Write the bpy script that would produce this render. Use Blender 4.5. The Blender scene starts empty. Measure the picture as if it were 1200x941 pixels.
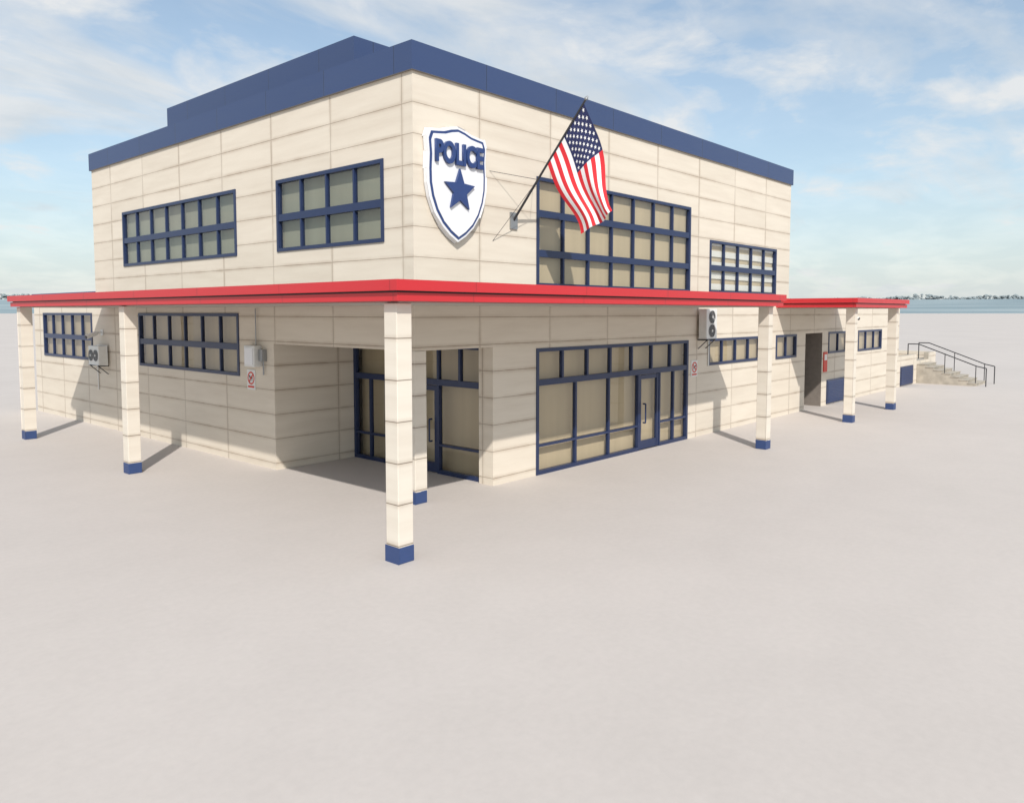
import bpy, bmesh, math, random
from mathutils import Vector, Matrix
random.seed(7)
S=bpy.context.scene
COL=S.collection
# ------------------------------------------------------------ materials
def newmat(n):
    m=bpy.data.materials.new(n);m.use_nodes=True
    nt=m.node_tree;b=nt.nodes['Principled BSDF'];return m,nt,b
def N(nt,t,**k):
    n=nt.nodes.new(t)
    for a,v in k.items():
        if hasattr(n,a): setattr(n,a,v)
        else: n.inputs[a].default_value=v
    return n
def mixc(nt,blend,fac,a,b):
    n=nt.nodes.new('ShaderNodeMix');n.data_type='RGBA';n.blend_type=blend
    for i,v in ((0,fac),(6,a),(7,b)):
        if hasattr(v,'is_output'): nt.links.new(v,n.inputs[i])
        else: n.inputs[i].default_value=v
    return n.outputs[2]
def ramp(nt,inp,*st):
    r=nt.nodes.new('ShaderNodeValToRGB');nt.links.new(inp,r.inputs[0])
    while len(r.color_ramp.elements)<len(st): r.color_ramp.elements.new(.5)
    for e,(p,c) in zip(r.color_ramp.elements,st):
        e.position=p;e.color=(c,c,c,1) if not isinstance(c,tuple) else (*c,1)
    return r.outputs[0]
def uvm(nt,loc=(0,0,0),scale=(1,1,1),src='UV'):
    tc=nt.nodes.new('ShaderNodeTexCoord');mp=nt.nodes.new('ShaderNodeMapping')
    mp.inputs['Location'].default_value=loc;mp.inputs['Scale'].default_value=scale
    nt.links.new(tc.outputs[src],mp.inputs[0]);return mp.outputs[0]
def simple(n,c,rough=.6,metal=0,var=.08,scale=6,bump=0):
    m,nt,b=newmat(n)
    v=uvm(nt,src='Object');no=N(nt,'ShaderNodeTexNoise',Scale=scale,Detail=6.0)
    nt.links.new(v,no.inputs['Vector'])
    f=ramp(nt,no.outputs[0],(.3,1-var),(.7,1.0))
    nt.links.new(mixc(nt,'MULTIPLY',1.0,(*c,1),f),b.inputs['Base Color'])
    b.inputs['Roughness'].default_value=rough;b.inputs['Metallic'].default_value=metal
    if bump:
        bp=N(nt,'ShaderNodeBump',Strength=bump,Distance=.01);nt.links.new(no.outputs[0],bp.inputs['Height']);nt.links.new(bp.outputs[0],b.inputs['Normal'])
    return m
def panelmat(n,base,grime,bw,rh,loc,off=.5,mort=.012,dirt=.5,rough=.75,joint=.35,var=.07):
    m,nt,b=newmat(n)
    v=uvm(nt,loc)
    br=N(nt,'ShaderNodeTexBrick',offset=off,offset_frequency=2)
    br.inputs['Color1'].default_value=(1,1,1,1);br.inputs['Color2'].default_value=(1-var,1-var,1-var*1.1,1)
    br.inputs['Mortar'].default_value=(joint,joint*.92,joint*.85,1)
    br.inputs['Scale'].default_value=1;br.inputs['Mortar Size'].default_value=mort;br.inputs['Mortar Smooth'].default_value=.3
    br.inputs['Brick Width'].default_value=bw;br.inputs['Row Height'].default_value=rh
    nt.links.new(v,br.inputs['Vector'])
    b2=N(nt,'ShaderNodeTexBrick',offset=off,offset_frequency=2)
    b2.inputs['Scale'].default_value=1;b2.inputs['Mortar Size'].default_value=.09;b2.inputs['Mortar Smooth'].default_value=1
    b2.inputs['Brick Width'].default_value=bw;b2.inputs['Row Height'].default_value=rh
    nt.links.new(v,b2.inputs['Vector'])
    shift=N(nt,'ShaderNodeVectorMath',operation='SCALE');nt.links.new(br.outputs['Color'],shift.inputs[0]);shift.inputs['Scale'].default_value=60.0
    addv=N(nt,'ShaderNodeVectorMath',operation='ADD')
    v2=uvm(nt,scale=(.32,2.6,1));nt.links.new(v2,addv.inputs[0]);nt.links.new(shift.outputs[0],addv.inputs[1])
    n1=N(nt,'ShaderNodeTexNoise',Scale=1.5,Detail=9.0,Roughness=.62);nt.links.new(addv.outputs[0],n1.inputs['Vector'])
    v3=uvm(nt,scale=(.8,.5,1));n2=N(nt,'ShaderNodeTexNoise',Scale=1.1,Detail=9.0,Roughness=.6);nt.links.new(v3,n2.inputs['Vector'])
    streak=ramp(nt,n1.outputs[0],(.38,0.0),(.78,1.0))
    blot=ramp(nt,n2.outputs[0],(.36,0.12),(.66,1.0))
    ed=N(nt,'ShaderNodeMath',operation='MULTIPLY');nt.links.new(b2.outputs['Fac'],ed.inputs[0]);nt.links.new(blot,ed.inputs[1])
    ad=N(nt,'ShaderNodeMath',operation='MULTIPLY_ADD');nt.links.new(streak,ad.inputs[0]);ad.inputs[1].default_value=.42;nt.links.new(ed.outputs[0],ad.inputs[2])
    ml=N(nt,'ShaderNodeMath',operation='MULTIPLY',use_clamp=True);nt.links.new(ad.outputs[0],ml.inputs[0]);ml.inputs[1].default_value=dirt
    c=mixc(nt,'MIX',ml.outputs[0],(*base,1),(*grime,1))
    c=mixc(nt,'MULTIPLY',1.0,c,br.outputs['Color'])
    nt.links.new(c,b.inputs['Base Color']);b.inputs['Roughness'].default_value=rough
    sb=N(nt,'ShaderNodeMath',operation='MULTIPLY_ADD');nt.links.new(br.outputs['Fac'],sb.inputs[0]);sb.inputs[1].default_value=-1
    sc=N(nt,'ShaderNodeMath',operation='MULTIPLY');nt.links.new(n2.outputs[0],sc.inputs[0]);sc.inputs[1].default_value=.15
    nt.links.new(sc.outputs[0],sb.inputs[2])
    bp=N(nt,'ShaderNodeBump',Strength=.35,Distance=.01);nt.links.new(sb.outputs[0],bp.inputs['Height']);nt.links.new(bp.outputs[0],b.inputs['Normal'])
    return m
M_wall=panelmat('cream_cladding',(.685,.615,.52),(.37,.285,.21),2.48,.62,(-.03,-.17,0),off=0,mort=.0075,dirt=.52,joint=.5,var=.06)
M_col=panelmat('column_cladding',(.70,.64,.555),(.40,.32,.245),9,.66,(-3,-.29,0),dirt=.5,mort=.010,joint=.4)
M_blue=panelmat('navy_metal',(.034,.060,.150),(.05,.075,.15),2.45,20,(-.35,-5,0),off=0,mort=.008,dirt=.5,rough=.42,joint=.3,var=.05)
M_red=panelmat('red_metal',(.54,.022,.03),(.40,.03,.035),3.1,20,(0,-5,0),off=0,mort=.006,dirt=.5,rough=.4,joint=.5,var=.04)
M_frame=simple('navy_frame',(.014,.028,.085),.35)
M_base=simple('navy_base',(.03,.06,.17),.5)
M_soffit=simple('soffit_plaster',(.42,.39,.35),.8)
M_conc=simple('concrete',(.47,.42,.35),.85,var=.3,scale=3,bump=.3)
M_white=simple('white_enamel',(.70,.70,.68),.4,var=.08)
M_shield=simple('badge_white',(.76,.76,.78),.35,var=.03)
M_shblue=simple('badge_navy',(.022,.05,.17),.35)
M_dark=simple('dark_metal',(.03,.03,.035),.4)
M_grey=simple('grey_metal',(.32,.33,.34),.4,.6)
M_door=simple('door_grey',(.10,.10,.11),.5,.2)
M_redsign=simple('red_sign_paint',(.6,.05,.03),.5)
M_roof=simple('roof_membrane',(.27,.26,.25),.9)
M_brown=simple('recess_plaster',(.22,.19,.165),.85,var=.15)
def curtain(n,c,var=.9):
    m,nt,b=newmat(n)
    v=uvm(nt,scale=(1,.04,1));w=N(nt,'ShaderNodeTexNoise',Scale=3.0,Detail=3.0);nt.links.new(v,w.inputs['Vector'])
    f=ramp(nt,w.outputs[0],(.3,var),(.7,1.0))
    nt.links.new(mixc(nt,'MULTIPLY',1.0,(*c,1),f),b.inputs['Base Color']);b.inputs['Roughness'].default_value=.9
    return m
M_curt=curtain('beige_blind',(.60,.49,.34))
M_curt2=curtain('green_blind',(.31,.315,.25))
M_curt3=curtain('tan_blind',(.50,.41,.29))
M_skystripe=curtain('sky_stripe_white',(.85,.84,.82))  # white for bands that paint in the sky showing in the glass
def glassmat():
    m=bpy.data.materials.new('window_glass');m.use_nodes=True;nt=m.node_tree;nt.nodes.clear()
    o=N(nt,'ShaderNodeOutputMaterial');mx=N(nt,'ShaderNodeMixShader');t=N(nt,'ShaderNodeBsdfTransparent');g=N(nt,'ShaderNodeBsdfGlossy')
    t.inputs[0].default_value=(.88,.88,.85,1);g.inputs['Roughness'].default_value=.015
    lw=N(nt,'ShaderNodeLayerWeight',Blend=.5);pw=N(nt,'ShaderNodeMath',operation='POWER');nt.links.new(lw.outputs['Facing'],pw.inputs[0]);pw.inputs[1].default_value=3.6
    ma=N(nt,'ShaderNodeMath',operation='MULTIPLY_ADD',use_clamp=True);nt.links.new(pw.outputs[0],ma.inputs[0]);ma.inputs[1].default_value=.9;ma.inputs[2].default_value=.065
    no=N(nt,'ShaderNodeTexNoise',Scale=.5,Detail=1.0);tc=N(nt,'ShaderNodeTexCoord');nt.links.new(tc.outputs['Object'],no.inputs['Vector'])
    bp=N(nt,'ShaderNodeBump',Strength=.2,Distance=.05);nt.links.new(no.outputs[0],bp.inputs['Height']);nt.links.new(bp.outputs[0],g.inputs['Normal'])
    nt.links.new(ma.outputs[0],mx.inputs[0]);nt.links.new(t.outputs[0],mx.inputs[1]);nt.links.new(g.outputs[0],mx.inputs[2]);nt.links.new(mx.outputs[0],o.inputs[0])
    return m
M_glass=glassmat()
# ------------------------------------------------------------ mesh helpers
class MB:
    def __init__(s): s.bm=bmesh.new();s.uv=s.bm.loops.layers.uv.new('UVMap');s.mats=[]
    def mi(s,m):
        if m not in s.mats: s.mats.append(m)
        return s.mats.index(m)
    def face(s,pts,m,smooth=False):
        vs=[s.bm.verts.new(p) for p in pts];f=s.bm.faces.new(vs);f.material_index=s.mi(m);f.smooth=smooth
        f.normal_update();n=f.normal;ax=max(range(3),key=lambda i:abs(n[i]))
        for l in f.loops:
            c=l.vert.co;l[s.uv].uv=(c.y,c.z) if ax==0 else (c.x,c.z) if ax==1 else (c.x,c.y)
        return f
    def box(s,x0,x1,y0,y1,z0,z1,m,skip=''):
        P=lambda a,b,c:Vector(((x0,x1)[a],(y0,y1)[b],(z0,z1)[c]))
        F={'-x':[(0,1,0),(0,0,0),(0,0,1),(0,1,1)],'+x':[(1,0,0),(1,1,0),(1,1,1),(1,0,1)],
           '-y':[(0,0,0),(1,0,0),(1,0,1),(0,0,1)],'+y':[(1,1,0),(0,1,0),(0,1,1),(1,1,1)],
           '-z':[(0,1,0),(1,1,0),(1,0,0),(0,0,0)],'+z':[(0,0,1),(1,0,1),(1,1,1),(0,1,1)]}
        for k,q in F.items():
            if k not in skip.split(): s.face([P(*c) for c in q],m)
    def tube(s,p,q,r,m,seg=10,r2=None,caps=True):
        p=Vector(p);q=Vector(q);d=(q-p).normalized();r2=r if r2 is None else r2
        a=d.orthogonal().normalized();b=d.cross(a)
        R=[(math.cos(2*math.pi*i/seg),math.sin(2*math.pi*i/seg)) for i in range(seg)]
        A=[p+(a*c+b*e)*r for c,e in R];B=[q+(a*c+b*e)*r2 for c,e in R]
        for i in range(seg):
            j=(i+1)%seg;s.face([A[i],A[j],B[j],B[i]],m,True)
        if caps: s.face(A[::-1],m);s.face(B,m)
    def prism(s,pts,fn,d0,d1,m,mside=None):
        A=[fn(u,v,d0) for u,v in pts];B=[fn(u,v,d1) for u,v in pts]
        s.face(A[::-1],m);s.face(B,m)
        for i in range(len(pts)):
            j=(i+1)%len(pts);s.face([A[i],A[j],B[j],B[i]],mside or m)
    def done(s,name,parent=None,bevel=0,loc=None):
        bmesh.ops.recalc_face_normals(s.bm,faces=s.bm.faces) if bevel else None
        if bevel: bmesh.ops.remove_doubles(s.bm,verts=s.bm.verts,dist=1e-5)
        me=bpy.data.meshes.new(name);s.bm.to_mesh(me);s.bm.free()
        for m in s.mats: me.materials.append(m)
        o=bpy.data.objects.new(name,me);COL.objects.link(o)
        if parent: o.parent=parent
        if bevel:
            b=o.modifiers.new('b','BEVEL');b.width=bevel;b.segments=2;b.limit_method='ANGLE'
        return o
def empty(n):
    o=bpy.data.objects.new(n,None);COL.objects.link(o);return o
AX,BY=10.5,12.1
def facade(axis,plane,inward=1):
    if axis=='X': return lambda u,z,d:Vector((plane+d,u,z))
    return lambda u,z,d:Vector((u,plane+d,z))
def fbox(mb,fn,u0,u1,z0,z1,d0,d1,m):
    a=fn(u0,z0,d0);b=fn(u1,z1,d1)
    mb.box(min(a.x,b.x),max(a.x,b.x),min(a.y,b.y),max(a.y,b.y),z0,z1,m)
def wall(mb,fn,u0,u1,z0,z1,ops,m,depth=.14):
    us=sorted({u0,u1}|{v for o in ops for v in o[:2] if u0<v<u1});zs=sorted({z0,z1}|{v for o in ops for v in o[2:4] if z0<v<z1})
    for i in range(len(us)-1):
        for j in range(len(zs)-1):
            cu=(us[i]+us[i+1])/2;cz=(zs[j]+zs[j+1])/2
            if any(o[0]<cu<o[1] and o[2]<cz<o[3] for o in ops): continue
            mb.face([fn(us[i],zs[j],0),fn(us[i+1],zs[j],0),fn(us[i+1],zs[j+1],0),fn(us[i],zs[j+1],0)],m)
    for o in ops:
        if len(o)>4: continue
        a,b,c,d=o[:4]
        for q in ([(a,c),(a,d)],[(b,c),(b,d)],[(a,c),(b,c)],[(a,d),(b,d)]):
            (p0,p1)=q
            mb.face([fn(*p0,0),fn(*p1,0),fn(*p1,depth+.5),fn(*p0,depth+.5)],m)
def window(fn,u0,u1,z0,z1,cols,rows,parent,name,curt=None,fw=.085,mw=.055,thick=(),back=.16,f0=-.03):
    mb=MB();d0,d1=f0,.09
    fbox(mb,fn,u0,u0+fw,z0,z1,d0,d1,M_frame);fbox(mb,fn,u1-fw,u1,z0,z1,d0,d1,M_frame)
    fbox(mb,fn,u0+fw,u1-fw,z0,z0+fw,d0,d1,M_frame);fbox(mb,fn,u0+fw,u1-fw,z1-fw,z1,d0,d1,M_frame)
    for i,z in enumerate(rows):
        w=.17 if i in thick else mw
        fbox(mb,fn,u0+fw,u1-fw,z-w/2,z+w/2,d0+.008,d1-.004,M_frame)
    for c in cols:
        fbox(mb,fn,c-mw/2,c+mw/2,z0+fw,z1-fw,d0+.016,d1-.01,M_frame)
    mb.done(name+'_frame',parent)
    g=MB();g.face([fn(u0+.01,z0+.01,.035),fn(u1-.01,z0+.01,.035),fn(u1-.01,z1-.01,.035),fn(u0+.01,z1-.01,.035)],M_glass);g.done(name+'_glass',parent)
    c=MB()
    if curt is M_skystripe:
        z=z0+.12
        while z<z1:
            fbox(c,fn,u0,u1,z,z+.2,back-.04,back-.02,M_skystripe);z+=.36  # pale bands put the bright sky stripes into this window
        curt=M_curt
    c.face([fn(u0,z0,back),fn(u1,z0,back),fn(u1,z1,back),fn(u0,z1,back)],curt or M_curt)
    c.done(name+'_blind',parent)
even=lambda a,b,n:[a+(b-a)*i/n for i in range(1,n)]

# ------------------------------------------------------------ POLICE STATION
PS=empty('police_station')
FX=facade('X',AX);FY=facade('Y',BY)
w=MB()
RX=(12.1,17.45,0,3.2,'r');RY=(10.5,12.85,0,3.2,'r')
W1=(19.15,26.4,5.48,7.22);W2=(13.03,17.18,5.48,7.22);W3=(19.15,25.4,2.3,3.97);W4=(29.3,34.3,2.3,3.97)
wall(w,FX,12.1,28.9,0,8.85,[RX,W1,W2,W3],M_wall)
wall(w,FX,28.9,35.4,0,4.45,[W4],M_wall)
SF=(14.38,21.8,0.0,3.12);W5=(14.38,21.82,4.62,7.24);W6=(23.1,28.3,4.62,6.33);W7=(23.1,27.1,2.26,3.13);W8=(28.44,30.4,2.22,3.13);DR=(31.35,33.2,0,3.13,'r');W9=(33.9,36.3,2.22,3.15);W10=(37.7,41.2,2.18,3.15)
wall(w,FY,10.5,44.2,0,4.45,[RY,SF,W7,W8,DR,W9,W10],M_wall)
wall(w,FY,10.5,29.55,4.45,8.85,[W5,W6],M_wall)
w.face([(29.55,12.1,4.45),(29.55,28.9,4.45),(29.55,28.9,8.85),(29.55,12.1,8.85)],M_wall)
w.face([(10.5,28.9,4.45),(10.5,28.9,8.85),(29.55,28.9,8.85),(29.55,28.9,4.45)],M_wall)
w.face([(44.2,12.1,0),(44.2,35.4,0),(44.2,35.4,4.45),(44.2,12.1,4.45)],M_wall)
w.face([(10.5,35.4,0),(44.2,35.4,0),(44.2,35.4,4.45),(10.5,35.4,4.45)],M_wall)
w.face([(10.5,17.45,0),(12.95,17.45,0),(12.95,17.45,3.2),(10.5,17.45,3.2)],M_wall)
w.face([(12.85,12.1,0),(12.85,12.55,0),(12.85,12.55,3.2),(12.85,12.1,3.2)],M_wall)
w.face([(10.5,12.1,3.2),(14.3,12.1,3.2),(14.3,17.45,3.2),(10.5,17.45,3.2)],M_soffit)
w.done('walls',PS)
d=MB()
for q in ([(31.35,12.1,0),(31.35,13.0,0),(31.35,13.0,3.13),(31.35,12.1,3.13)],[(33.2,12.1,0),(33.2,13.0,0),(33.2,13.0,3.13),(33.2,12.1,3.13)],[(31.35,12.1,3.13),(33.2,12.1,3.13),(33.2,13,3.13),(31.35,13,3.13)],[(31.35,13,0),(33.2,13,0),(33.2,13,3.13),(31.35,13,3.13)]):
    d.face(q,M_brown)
d.box(31.6,32.95,12.94,12.985,0,2.3,M_frame);d.box(31.7,32.85,12.9,12.938,.1,2.2,M_door);d.tube((31.85,12.86,.95),(31.85,12.86,1.25),.02,M_white)
d.done('side_entrance',PS)
# roof
r=MB();r.box(10.44,29.61,12.04,28.96,8.85,9.42,M_blue,skip='+z -z')
r.box(10.7,29.35,12.3,28.7,8.9,9.42,M_blue,skip='+z -z')
r.face([(10.44,12.04,9.42),(29.61,12.04,9.42),(29.61,12.3,9.42),(10.44,12.3,9.42)],M_blue)
r.face([(10.44,28.7,9.42),(29.61,28.7,9.42),(29.61,28.96,9.42),(10.44,28.96,9.42)],M_blue)
r.face([(10.44,12.3,9.42),(10.7,12.3,9.42),(10.7,28.7,9.42),(10.44,28.7,9.42)],M_blue)
r.face([(29.35,12.3,9.42),(29.61,12.3,9.42),(29.61,28.7,9.42),(29.35,28.7,9.42)],M_blue)
r.face([(10.44,12.04,8.85),(29.61,12.04,8.85),(29.61,28.96,8.85),(10.44,28.96,8.85)],M_roof)
r.face([(10.5,12.2,9.0),(29.5,12.2,9.0),(29.5,28.9,9.0),(10.5,28.9,9.0)],M_roof)
r.box(12,25,16,26.3,9.0,10.81,M_blue);r.done('roof_parapet_and_penthouse',PS)
r=MB()
r.box(10.45,29.6,28.962,35.46,4.45,4.72,M_blue);r.box(29.6,44.25,12.15,35.46,4.2,4.5,M_blue,skip='-y')
r.tube((12.0,29.8,4.72),(12.0,29.8,5.15),.09,M_grey);r.done('annex_roof',PS)
# canopies
c=MB()
Z0,Z1,G,Z2=4.17,4.30,.03,4.5
def canopy(x0,x1,y0,y1):
    c.box(x0,x1,y0,y1,Z0,Z1,M_red);c.box(x0,x1,y0,y1,Z1+G,Z2-.01,M_red)
canopy(7.65,10.497,9.2,28.0);canopy(10.497,22.1,9.2,12.097);canopy(28.4,34.6,9.2,12.097)
c.box(7.70,10.49,9.25,27.95,Z1,Z1+G,M_dark,skip='+z -z');c.box(10.49,22.05,9.25,12.09,Z1,Z1+G,M_dark,skip='+z -z');c.box(28.45,34.55,9.25,12.09,Z1,Z1+G,M_dark,skip='+z -z')
c.box(7.585,7.65,9.135,28.065,Z1+G,Z2,M_red);c.box(7.65,22.165,9.135,9.2,Z1+G,Z2,M_red)
c.box(22.1,22.165,9.2,12.097,Z1+G,Z2,M_red);c.box(7.65,10.497,28.0,28.065,Z1+G,Z2,M_red)
c.box(28.335,34.665,9.135,9.2,Z1+G,Z2,M_red);c.box(28.335,28.4,9.2,12.097,Z1+G,Z2,M_red);c.box(34.6,34.665,9.2,12.097,Z1+G,Z2,M_red)
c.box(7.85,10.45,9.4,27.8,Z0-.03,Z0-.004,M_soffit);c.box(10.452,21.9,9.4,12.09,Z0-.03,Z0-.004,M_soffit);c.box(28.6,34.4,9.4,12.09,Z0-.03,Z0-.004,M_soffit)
c.box(7.72,10.45,9.27,27.93,Z2-.008,Z2-.002,M_roof);c.box(10.452,22.03,9.27,12.09,Z2-.008,Z2-.002,M_roof);c.box(28.46,34.54,9.27,12.09,Z2-.008,Z2-.002,M_roof)  # grey sheets added on top, out of view, to cut red bounce onto walls
c.done('canopies',PS)
cw=.31
for i,(x,y,t) in enumerate([(7.78,9.38,4.14),(7.78,19.68,4.14),(7.78,27.5,4.14),(21.6,9.42,4.14),(28.95,9.42,4.14),(33.95,9.42,4.14),(10.495,12.095,3.196)]):
    k=MB();k.box(x,x+cw,y,y+cw,.26,t,M_col);k.done('column_shaft_%d'%i,PS,bevel=.012)
    k=MB();k.box(x-.008,x+cw+.008,y-.008,y+cw+.008,0,.262,M_base);k.done('column_base_%d'%i,PS,bevel=.012)
# windows
window(FX,*W1,even(W1[0],W1[1],7),[6.3],PS,'window_a',M_curt2,thick=(0,))
window(FX,*W2,even(W2[0],W2[1],4),[6.3],PS,'window_b',M_curt2,thick=(0,))
window(FX,*W3,even(W3[0],W3[1],6),[3.08],PS,'window_c',M_curt3,thick=(0,))
window(FX,*W4,even(W4[0],W4[1],5),[3.08],PS,'window_d',M_curt3,thick=(0,))
window(FY,*W5,even(W5[0],W5[1],7),[6.37,5.42],PS,'window_e',M_curt,thick=(0,1),back=.14)
window(FY,*W6,even(W6[0],W6[1],5),[5.45],PS,'window_f',M_skystripe,thick=(0,),back=.14)
window(FY,*W7,even(W7[0],W7[1],4),[],PS,'window_g')
window(FY,*W8,even(W8[0],W8[1],2),[],PS,'window_h')
window(FY,*W9,even(W9[0],W9[1],2),[],PS,'window_i')
window(FY,*W10,even(W10[0],W10[1],3),[],PS,'window_j')
# storefronts with doors
def storefront(fn,u0,u1,z1,tr,low,ucols,lcols,door,name,back,curt):
    mb=MB();fw=.1;d0,d1=-.02,.1;m=M_frame
    B=lambda a,b,c,d,e=0:fbox(mb,fn,a,b,c,d,d0+e,d1-e*.5,m)
    B(u0,u0+fw,0,z1);B(u1-fw,u1,0,z1);B(u0+fw,u1-fw,z1-.09,z1)
    B(u0+fw,door[0],0,.1);B(door[1],u1-fw,0,.1)
    B(u0+fw,u1-fw,tr,tr+.15,.006)
    B(u0+fw,door[0],low-.03,low+.03,.01);B(door[1],u1-fw,low-.03,low+.03,.01)
    for c_ in ucols: B(c_-.035,c_+.035,tr+.15,z1-.09,.014)
    for c_ in lcols: B(c_-.035,c_+.035,.1,tr,.018)
    a,b=door
    B(a-.05,a+.02,0,tr,.004);B(b-.02,b+.05,0,tr,.004)
    for (p,q) in ([(a,b)] if b-a<1.4 else [(a,(a+b)/2),((a+b)/2,b)]):
        fbox(mb,fn,p+.03,p+.13,.02,tr-.02,d0+.02,d1-.02,m);fbox(mb,fn,q-.13,q-.03,.02,tr-.02,d0+.02,d1-.02,m)
        fbox(mb,fn,p+.13,q-.13,.02,.26,d0+.03,d1-.02,m);fbox(mb,fn,p+.13,q-.13,tr-.14,tr-.02,d0+.03,d1-.02,m)
        h=p+.2
        P0=[fn(h,.8,d0-.0),fn(h,.8,d0-.09),fn(h,1.35,d0-.09),fn(h,1.35,d0)]
        for i in range(3): mb.tube(P0[i],P0[i+1],.022,m)
    mb.done(name+'_frame',PS)
    g=MB();g.face([fn(u0,.02,.05),fn(u1,.02,.05),fn(u1,z1,.05),fn(u0,z1,.05)],M_glass);g.done(name+'_glass',PS)
    c=MB();c.face([fn(u0-.1,0,back),fn(u1+.1,0,back),fn(u1+.1,z1+.1,back),fn(u0-.1,z1+.1,back)],curt);c.done(name+'_blind',PS)
u=even(SF[0],SF[1],7)
storefront(FY,SF[0],SF[1],3.12,2.2,.72,u,[16.0,17.5,20.95],(18.98,20.1),'storefront',.22,M_curt)
storefront(facade('X',12.95),12.5,17.45,3.2,2.2,.72,[13.3,14.06,15.06,16.06],[16.75],(14.06,16.06),'lobby_entrance',.35,M_curt)
mb=MB()
for (a,b) in ((33.8,36.2),(44.6,46.9)):
    fbox(mb,FY,a,b,.05,1.08,-.05,-.003,M_frame)
    z=.13
    while z<1.0:
        fbox(mb,FY,a+.08,b-.08,z,z+.035,-.075,-.05,M_base);z+=.09
mb.done('louvre_panels',PS)
# terrace
t=MB()
wall(t,FY,44.2,51.8,0,1.64,[(47.7,50.2,1.25,1.64,'o')],M_wall)
t.box(44.203,47.7,12.103,12.35,1.25,1.64,M_conc,skip='-z');t.box(50.2,51.55,12.103,12.35,1.25,1.64,M_conc,skip='-z')
t.box(51.55,51.8,12.103,24,0,1.64,M_wall);t.box(44.203,51.55,23.75,24,0,1.64,M_wall)
t.face([(44.203,12.103,1.25),(51.55,12.103,1.25),(51.55,23.75,1.25),(44.203,23.75,1.25)],M_conc);t.done('terrace',PS)
# stairs
ST=empty('entrance_stairs')
s=MB();n=8;ty=.42
for i in range(n-1):
    top=1.25-(i+1)*1.25/n
    s.box(47.75,50.15,12.09-(i+1)*ty,12.09-i*ty,0,top-.04,M_conc)
    s.box(47.72,50.18,12.09-(i+1)*ty-.03,12.09-i*ty-.031,top-.039,top,M_conc)
s.done('steps',ST)
s=MB()
for x in (47.85,50.05):
    pts=[(x,12.6,1.25),(x,12.6,2.2),(x,12.05,2.2),(x,12.09-7*ty,1.08),(x,12.09-7*ty-.45,.98),(x,12.09-7*ty-.45,0.0)]
    for i in range(5): s.tube(pts[i],pts[i+1],.028,M_dark)
    s.tube((x,12.05-3.2*ty,.6),(x,12.05-3.2*ty,1.68),.022,M_dark)
    s.tube((x,12.09-6.9*ty,.1),(x,12.09-6.9*ty,1.08),.022,M_dark)
s.done('handrails',ST)
# ------------------------------------------------------------ badge
BG=empty('police_badge_sign')
half=[(0,1.24),(.22,1.20),(.45,1.13),(.68,1.10),(.86,1.08),(.93,.92),(.90,.6),(.92,.25),(.91,-.05),(.84,-.35),(.70,-.66),(.50,-.92),(.25,-1.12),(0,-1.26)]
half=[(x*.95,y*.97) for x,y in half]
out=half+[(-x,y) for x,y in half[-2:0:-1]]
bx,bz=11.63,6.70
def bfn(u,v,d): return Vector((bx+u,BY-d,bz+v))
def inset(k): return [(x*(1-k/.87),y*(1-k/1.2)) for x,y in out]
s=MB();s.prism(inset(0),bfn,.02,.14,M_shield);s.done('shield_body',BG,bevel=.015)
s=MB();s.prism(inset(.06),bfn,.141,.152,M_shblue);s.done('shield_ring',BG)
s=MB();s.prism(inset(.115),bfn,.153,.164,M_shield);s.done('shield_face',BG)
def star(cx,cy,R,r0,rot=0):
    return [(cx+(R if i%2==0 else r0)*math.sin(math.pi*i/5+rot),cy+(R if i%2==0 else r0)*math.cos(math.pi*i/5+rot)) for i in range(10)]
s=MB();s.prism(star(0,-.14,.46,.20),bfn,.165,.22,M_shblue);s.done('star',BG)
cu=bpy.data.curves.new('lettering','FONT');cu.body='POLICE';cu.size=.48;cu.extrude=.03;cu.offset=.018;cu.align_x='CENTER';cu.space_character=1.02
cu.materials.append(M_shblue)
o=bpy.data.objects.new('lettering',cu);COL.objects.link(o);o.parent=BG;o.location=(bx,BY-.196,bz+.41);o.rotation_euler=(math.pi/2,0,0);o.scale=(.88,1.25,1)
# ------------------------------------------------------------ flag
FL=empty('american_flag')
base=Vector((13.54,BY,6.1));tip=Vector((13.54,10.04,8.49));pd=(tip-base).normalized()
s=MB();s.tube(base,tip,.03,M_dark,12,.022)
s.tube(tip,tip+pd*.04,.022,M_grey,12,.045);s.tube(tip+pd*.04,tip+pd*.1,.045,M_grey,12,.01)
s.box(13.42,13.66,12.06,12.098,5.92,6.3,M_grey)
mid=base+pd*1.15
for q in ((12.75,BY,7.15),(12.85,BY,5.6),(14.25,BY,7.0)): s.tube(q,mid,.006,M_dark,6)
s.done('flagpole',FL)
def cloth(a,b):
    p=tip-pd*(.06+1.52*a)
    L=2.3*(1-a)+1.58*a
    drift=Vector((.84,-.16,0))*(1-a)+Vector((.70,-.40,0))*a
    bulge=.22*math.sin(math.pi*min(1,b*1.05))*(1-a)
    q=p+Vector((0,0,-L))*b*(1-.04*b)+drift*b**1.1+Vector((bulge,-.12*bulge,0))
    fo=math.sin(a*11.5+b*2.2+.6)*.085*(b**.8)+math.sin(a*5+b*5)*.055*b
    q+=Vector((1,.35,0)).normalized()*fo
    q+=Vector((.3,-1,0))*math.sin(b*6.5+a*3)*.09*b
    return q
def fcol(n,c):
    m,nt,b=newmat(n);b.inputs['Base Color'].default_value=(*c,1);b.inputs['Roughness'].default_value=.75
    w=N(nt,'ShaderNodeTexNoise',Scale=60.0);bp=N(nt,'ShaderNodeBump',Strength=.1,Distance=.004);nt.links.new(w.outputs[0],bp.inputs['Height']);nt.links.new(bp.outputs[0],b.inputs['Normal'])
    return m
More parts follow.
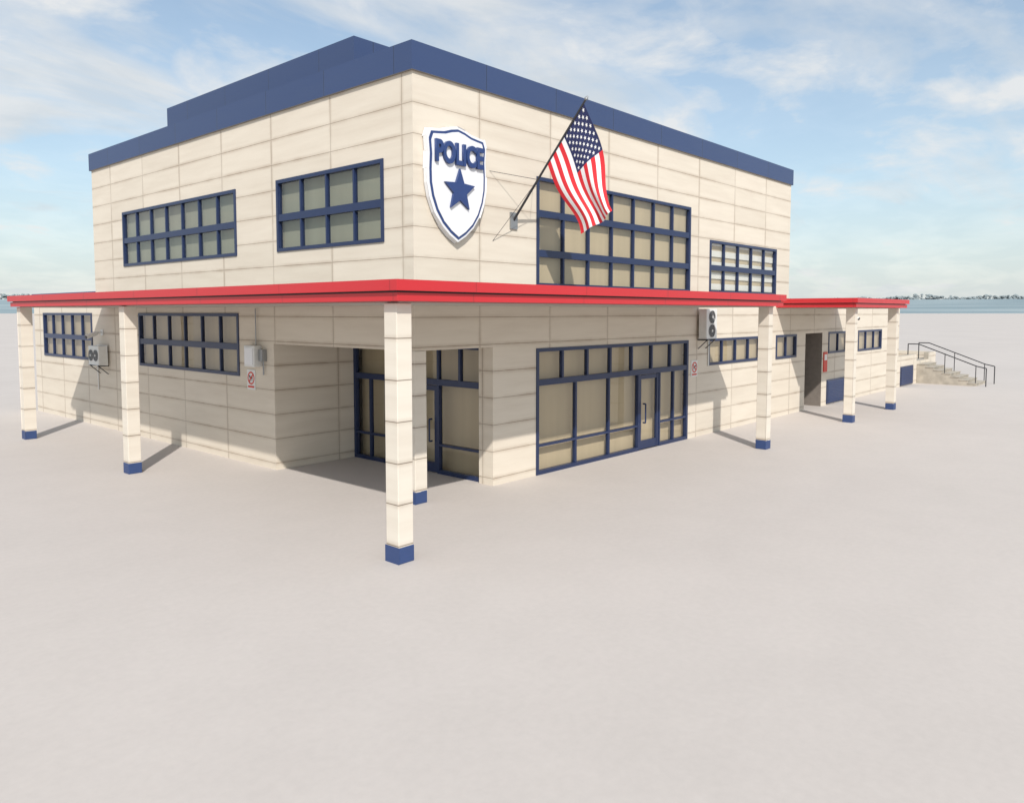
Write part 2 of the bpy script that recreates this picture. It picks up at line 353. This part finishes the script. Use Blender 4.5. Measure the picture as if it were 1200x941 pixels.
R_,W_,B_=fcol('flag_red',(.62,.02,.03)),fcol('flag_white',(.82,.82,.82)),fcol('flag_blue',(.016,.022,.09))
bm=bmesh.new();na,nb=52,70
V=[[bm.verts.new(cloth(i/na,j/nb)) for j in range(nb+1)] for i in range(na+1)]
for i in range(na):
    for j in range(nb):
        f=bm.faces.new((V[i][j],V[i+1][j],V[i+1][j+1],V[i][j+1]));f.smooth=True
        st=i//4
        f.material_index=2 if (st<7 and j<28) else (0 if st%2==0 else 1)
me=bpy.data.meshes.new('cloth');bm.to_mesh(me);bm.free()
for m in (R_,W_,B_): me.materials.append(m)
o=bpy.data.objects.new('cloth',me);COL.objects.link(o);o.parent=FL
s=MB()
for r_ in range(9):
    for c_ in range(6 if r_%2==0 else 5):
        ca=(r_+1)/10*7/13;cb=((c_*2+1+(r_%2))/12)*.4
        e=.002;n_=(cloth(ca+e,cb)-cloth(ca-e,cb)).cross(cloth(ca,cb+e)-cloth(ca,cb-e)).normalized()
        sp=star(0,0,.042,.018)
        for sg in (1,-1):
            P=[cloth(ca+(-v)/1.52,cb+u_/2.25)+n_*sg*.006 for u_,v in sp];ce=cloth(ca,cb)+n_*sg*.006
            for k in range(10): s.face([ce,P[k],P[(k+1)%10]],W_)
s.done('stars',FL)
# ------------------------------------------------------------ wall equipment
def ac(name,fn,u0,u1,z0,z1,vert):
    E=empty(name);s=MB();fbox(s,fn,u0,u1,z0,z1,-.36,-.08,M_white);s.done('casing',E,bevel=.02)
    s=MB()
    if vert: cs=[((u0+u1)/2,z0+(z1-z0)*k) for k in (.27,.73)];R=min(u1-u0,(z1-z0)/2)*.42
    else: cs=[(u0+(u1-u0)*k,(z0+z1)/2) for k in (.27,.73)];R=min(z1-z0,(u1-u0)/2)*.42
    for (cu_,cz) in cs:
        s.tube(fn(cu_,cz,-.365),fn(cu_,cz,-.345),R,M_dark,28)
        for rr in (R*1.0,R*.72,R*.42):
            prev=None
            for k in range(25):
                a=2*math.pi*k/24;p=fn(cu_+rr*math.cos(a),cz+rr*math.sin(a),-.375)
                if prev is not None: s.tube(prev,p,.007,M_grey,5,caps=False)
                prev=p
        for k in range(8):
            a=math.pi*k/4;s.tube(fn(cu_,cz,-.375),fn(cu_+R*math.cos(a),cz+R*math.sin(a),-.375),.006,M_grey,5)
        s.tube(fn(cu_,cz,-.37),fn(cu_,cz,-.39),R*.2,M_white,14)
    for u_ in (u0+.1,u1-.1):
        fbox(s,fn,u_-.02,u_+.02,z0-.05,z0-.005,-.36,-.003,M_dark);s.tube(fn(u_,z0-.04,-.33),fn(u_,z0-.32,-.02),.015,M_dark,6)
    s.tube(fn(u1-.05,z0+.2,-.1),fn(u1+.08,z0-.1,-.03),.025,M_white,8);s.tube(fn(u1+.08,z0-.1,-.03),fn(u1+.08,z0-.9,-.03),.025,M_white,8)
    s.done('fan_grilles',E)
ac('air_conditioner',FX,27.85,28.75,2.2,2.85,False)
ac('air_conditioner',FY,22.3,23.0,3.15,4.1,True)
def meter():
    E=empty('electrical_box');s=MB();fbox(s,FX,18.0,18.5,2.6,3.15,-.24,-.003,M_white);s.done('cabinet',E,bevel=.02)
    s=MB();fbox(s,FX,18.06,18.44,2.66,3.09,-.255,-.241,M_shield);fbox(s,FX,17.78,17.95,2.75,3.05,-.14,-.003,M_grey)
    s.tube(FX(17.86,2.75,-.06),FX(17.86,2.4,-.06),.02,M_grey,8);s.tube(FX(18.2,3.15,-.06),FX(18.2,4.1,-.06),.014,M_grey,8);s.done('fittings',E)
meter()
def dogsign(fn,u0,z0):
    E=empty('no_dogs_sign');s=MB();w_=.4;h=.52;fbox(s,fn,u0,u0+w_,z0,z0+h,-.02,-.003,M_white)
    cu_,cz,R=u0+w_/2,z0+h*.58,.17
    for k in range(28):
        a,b=2*math.pi*k/28,2*math.pi*(k+1)/28
        s.face([fn(cu_+r*math.cos(t),cz+r*math.sin(t),-.024) for r,t in ((R,a),(R,b),(R*.76,b),(R*.76,a))],M_redsign)
    s.face([fn(cu_+x,cz+y,-.026) for x,y in ((-.13,.10),(-.10,.13),(.13,-.10),(.10,-.13))],M_redsign)
    for (a,b,c_,d_) in ((-.07,.06,-.02,.035),(.04,.1,.02,.07),(-.06,-.035,-.08,-.02),(.03,.055,-.08,-.02)): s.face([fn(cu_+a,cz+c_,-.0225),fn(cu_+b,cz+c_,-.0225),fn(cu_+b,cz+d_,-.0225),fn(cu_+a,cz+d_,-.0225)],M_dark)
    s.face([fn(u0+.05,z0+.05,-.024),fn(u0+w_-.05,z0+.05,-.024),fn(u0+w_-.05,z0+.1,-.024),fn(u0+.05,z0+.1,-.024)],M_redsign)
    s.done('sign_board',E)
dogsign(FX,18.35,1.98);dogsign(FY,21.98,1.95)
E=empty('fire_notice_board');s=MB();fbox(s,FY,33.35,33.75,1.45,2.3,-.04,-.003,M_redsign);fbox(s,FY,33.4,33.7,1.95,2.2,-.046,-.041,M_white);s.done('board',E)
def camr(fn,u,z):
    E=empty('security_camera');s=MB();s.tube(fn(u,z,-.003),fn(u,z,-.25),.03,M_white,10);s.tube(fn(u,z-.02,-.2),fn(u-.05,z-.15,-.55),.075,M_white,14);s.tube(fn(u-.05,z-.15,-.55),fn(u-.052,z-.158,-.57),.06,M_dark,14)
    fbox(s,fn,u-.1,u+.1,z-.1,z+.1,-.03,-.003,M_white);s.done('housing',E)
camr(FX,28.4,3.3);camr(FY,36.1,3.85)
# ------------------------------------------------------------ ground
m,nt,b=newmat('pale_concrete_ground')
v=uvm(nt,src='Object')
n1=N(nt,'ShaderNodeTexNoise',Scale=.12,Detail=6.0);n2=N(nt,'ShaderNodeTexNoise',Scale=9.0,Detail=8.0,Roughness=.65);n3=N(nt,'ShaderNodeTexNoise',Scale=.9,Detail=7.0,Roughness=.6)
for q in (n1,n2,n3): nt.links.new(v,q.inputs['Vector'])
f1=ramp(nt,n1.outputs[0],(.3,.93),(.7,1.0));f2=ramp(nt,n2.outputs[0],(.3,.94),(.7,1.0));f3=ramp(nt,n3.outputs[0],(.35,.965),(.65,1.0))
c=mixc(nt,'MULTIPLY',1.0,(.555,.508,.475,1),f1);c=mixc(nt,'MULTIPLY',1.0,c,f2);c=mixc(nt,'MULTIPLY',1.0,c,f3)
nt.links.new(c,b.inputs['Base Color']);b.inputs['Roughness'].default_value=.8
bp=N(nt,'ShaderNodeBump',Strength=.15,Distance=.01);nt.links.new(n2.outputs[0],bp.inputs['Height']);nt.links.new(bp.outputs[0],b.inputs['Normal'])
g=MB();g.face([(-4000,-4000,0),(4000,-4000,0),(4000,4000,0),(-4000,4000,0)],m);g.done('ground')
# distant shore + trees (a ring around the site)
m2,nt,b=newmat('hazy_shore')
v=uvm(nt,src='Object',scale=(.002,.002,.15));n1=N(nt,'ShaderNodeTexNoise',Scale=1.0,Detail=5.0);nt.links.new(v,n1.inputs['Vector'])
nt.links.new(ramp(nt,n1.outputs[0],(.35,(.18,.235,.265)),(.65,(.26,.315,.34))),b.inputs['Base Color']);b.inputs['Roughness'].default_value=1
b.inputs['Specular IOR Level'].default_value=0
s=MB();nseg=180
prev=None
for k in range(nseg+1):
    a=2*math.pi*k/nseg;r=2600
    h=40+2*math.sin(a*7)
    p0=Vector((r*math.cos(a),r*math.sin(a),-2));p1=Vector(((r+60)*math.cos(a),(r+60)*math.sin(a),h))
    if prev: s.face([prev[0],p0,p1,prev[1]],m2)
    prev=(p0,p1)
s.done('far_shore_bank')  # sloped bank standing in for the water band, haze put into its colour
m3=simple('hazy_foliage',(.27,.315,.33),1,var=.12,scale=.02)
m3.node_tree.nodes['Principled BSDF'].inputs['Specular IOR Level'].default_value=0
tb=bmesh.new();bmesh.ops.create_icosphere(tb,subdivisions=1,radius=1)
tv=[v_.co.copy() for v_ in tb.verts];tf=[[v_.index for v_ in f.verts] for f in tb.faces];tb.free()
VV=[];FF=[]
for k in range(6500):
    a=math.radians(random.uniform(-30,115));d=math.sin(a*9+1)+.8*math.sin(a*31)+.6*math.sin(a*83)+.4*math.sin(a*211)
    hh=max(4,12+5*d);r=2675+random.uniform(-6,6)
    z=38+random.uniform(0,hh);rr=random.uniform(1.8,4.6)
    sx,sz=rr*random.uniform(.9,1.6),rr*random.uniform(.7,1.1);o0=len(VV)
    for c_ in tv:
        VV.append((r*math.cos(a)+c_.x*sx+random.uniform(-.4,.4),r*math.sin(a)+c_.y*sx,z+c_.z*sz+random.uniform(-.4,.4)))
    FF+=[[i+o0 for i in f] for f in tf]
me=bpy.data.meshes.new('distant_trees');me.from_pydata(VV,[],FF);me.materials.append(m3)
o=bpy.data.objects.new('distant_trees',me);COL.objects.link(o)
# ------------------------------------------------------------ light
SAZ=math.radians(51);EL=math.radians(40)
dr=Vector((math.cos(SAZ)*math.cos(EL),math.sin(SAZ)*math.cos(EL),-math.sin(EL)))
L=bpy.data.lights.new('sun','SUN');L.energy=4.1;L.angle=math.radians(.8);L.color=(1,.96,.90)
o=bpy.data.objects.new('sun',L);COL.objects.link(o);o.rotation_euler=dr.to_track_quat('-Z','Y').to_euler();o.location=(-20,-30,40)
W=bpy.data.worlds.new('sky');S.world=W;W.use_nodes=True;nt=W.node_tree;bg=nt.nodes['Background']
sk=N(nt,'ShaderNodeTexSky');sk.sky_type='NISHITA';sk.sun_disc=False;sk.sun_elevation=EL;sk.sun_rotation=math.atan2(-math.cos(SAZ),-math.sin(SAZ));sk.air_density=1.0;sk.dust_density=1.0;sk.ozone_density=1.5
tc=N(nt,'ShaderNodeTexCoord');sp=N(nt,'ShaderNodeSeparateXYZ');nt.links.new(tc.outputs['Generated'],sp.inputs[0])
zc=N(nt,'ShaderNodeMath',operation='MAXIMUM');nt.links.new(sp.outputs[2],zc.inputs[0]);zc.inputs[1].default_value=0
za=N(nt,'ShaderNodeMath',operation='ADD');nt.links.new(zc.outputs[0],za.inputs[0]);za.inputs[1].default_value=.2
dv=N(nt,'ShaderNodeVectorMath',operation='DIVIDE');nt.links.new(tc.outputs['Generated'],dv.inputs[0])
cb=N(nt,'ShaderNodeCombineXYZ')
for i in range(3): nt.links.new(za.outputs[0],cb.inputs[i])
nt.links.new(cb.outputs[0],dv.inputs[1])
def cloudlayer(loc,rot,scl,sc,rough,dist,lo,mi,hi):
    mp=N(nt,'ShaderNodeMapping');nt.links.new(dv.outputs[0],mp.inputs[0]);mp.inputs['Location'].default_value=loc;mp.inputs['Rotation'].default_value=(0,0,rot);mp.inputs['Scale'].default_value=scl
    cn=N(nt,'ShaderNodeTexNoise',Scale=sc,Detail=10.0,Roughness=rough,Distortion=dist);nt.links.new(mp.outputs[0],cn.inputs['Vector'])
    return ramp(nt,cn.outputs[0],(lo,0.0),(mi,.5),(hi,1.0)),cn
cm,cn1=cloudlayer((3.1,1.7,0),.4,(1,1.5,.6),1.5,.56,.5,.34,.46,.62)
cm2,cn2=cloudlayer((7.3,4.2,2),-.3,(1,1.2,.6),2.8,.56,.3,.42,.54,.68)
hz=ramp(nt,zc.outputs[0],(0.0,.95),(.16,.45),(.45,0.2))
mx=N(nt,'ShaderNodeMath',operation='MAXIMUM');nt.links.new(cm,mx.inputs[0]);nt.links.new(hz,mx.inputs[1])
mx2=N(nt,'ShaderNodeMath',operation='MAXIMUM');nt.links.new(mx.outputs[0],mx2.inputs[0]);nt.links.new(cm2,mx2.inputs[1])
ms=N(nt,'ShaderNodeMath',operation='MULTIPLY');nt.links.new(mx2.outputs[0],ms.inputs[0]);ms.inputs[1].default_value=.9
skb=mixc(nt,'MULTIPLY',1.0,sk.outputs[0],(1.45,1.6,1.55,1))
ccol=mixc(nt,'MIX',cm2,(6.8,7.2,7.5,1),(8.4,8.45,8.4,1))
cc=mixc(nt,'MIX',ms.outputs[0],skb,ccol)
nt.links.new(cc,bg.inputs[0]);bg.inputs[1].default_value=.1
S.view_settings.view_transform='Standard';S.view_settings.look='None';S.view_settings.exposure=0
# ------------------------------------------------------------ camera
cd=bpy.data.cameras.new('camera');cd.sensor_width=36;cd.lens=27.23;cd.shift_y=-.038;cd.clip_end=12000
co=bpy.data.objects.new('camera',cd);COL.objects.link(co);co.location=(0,0,4);co.rotation_euler=(math.radians(90-3.72),0,math.radians(41.86-90));S.camera=co
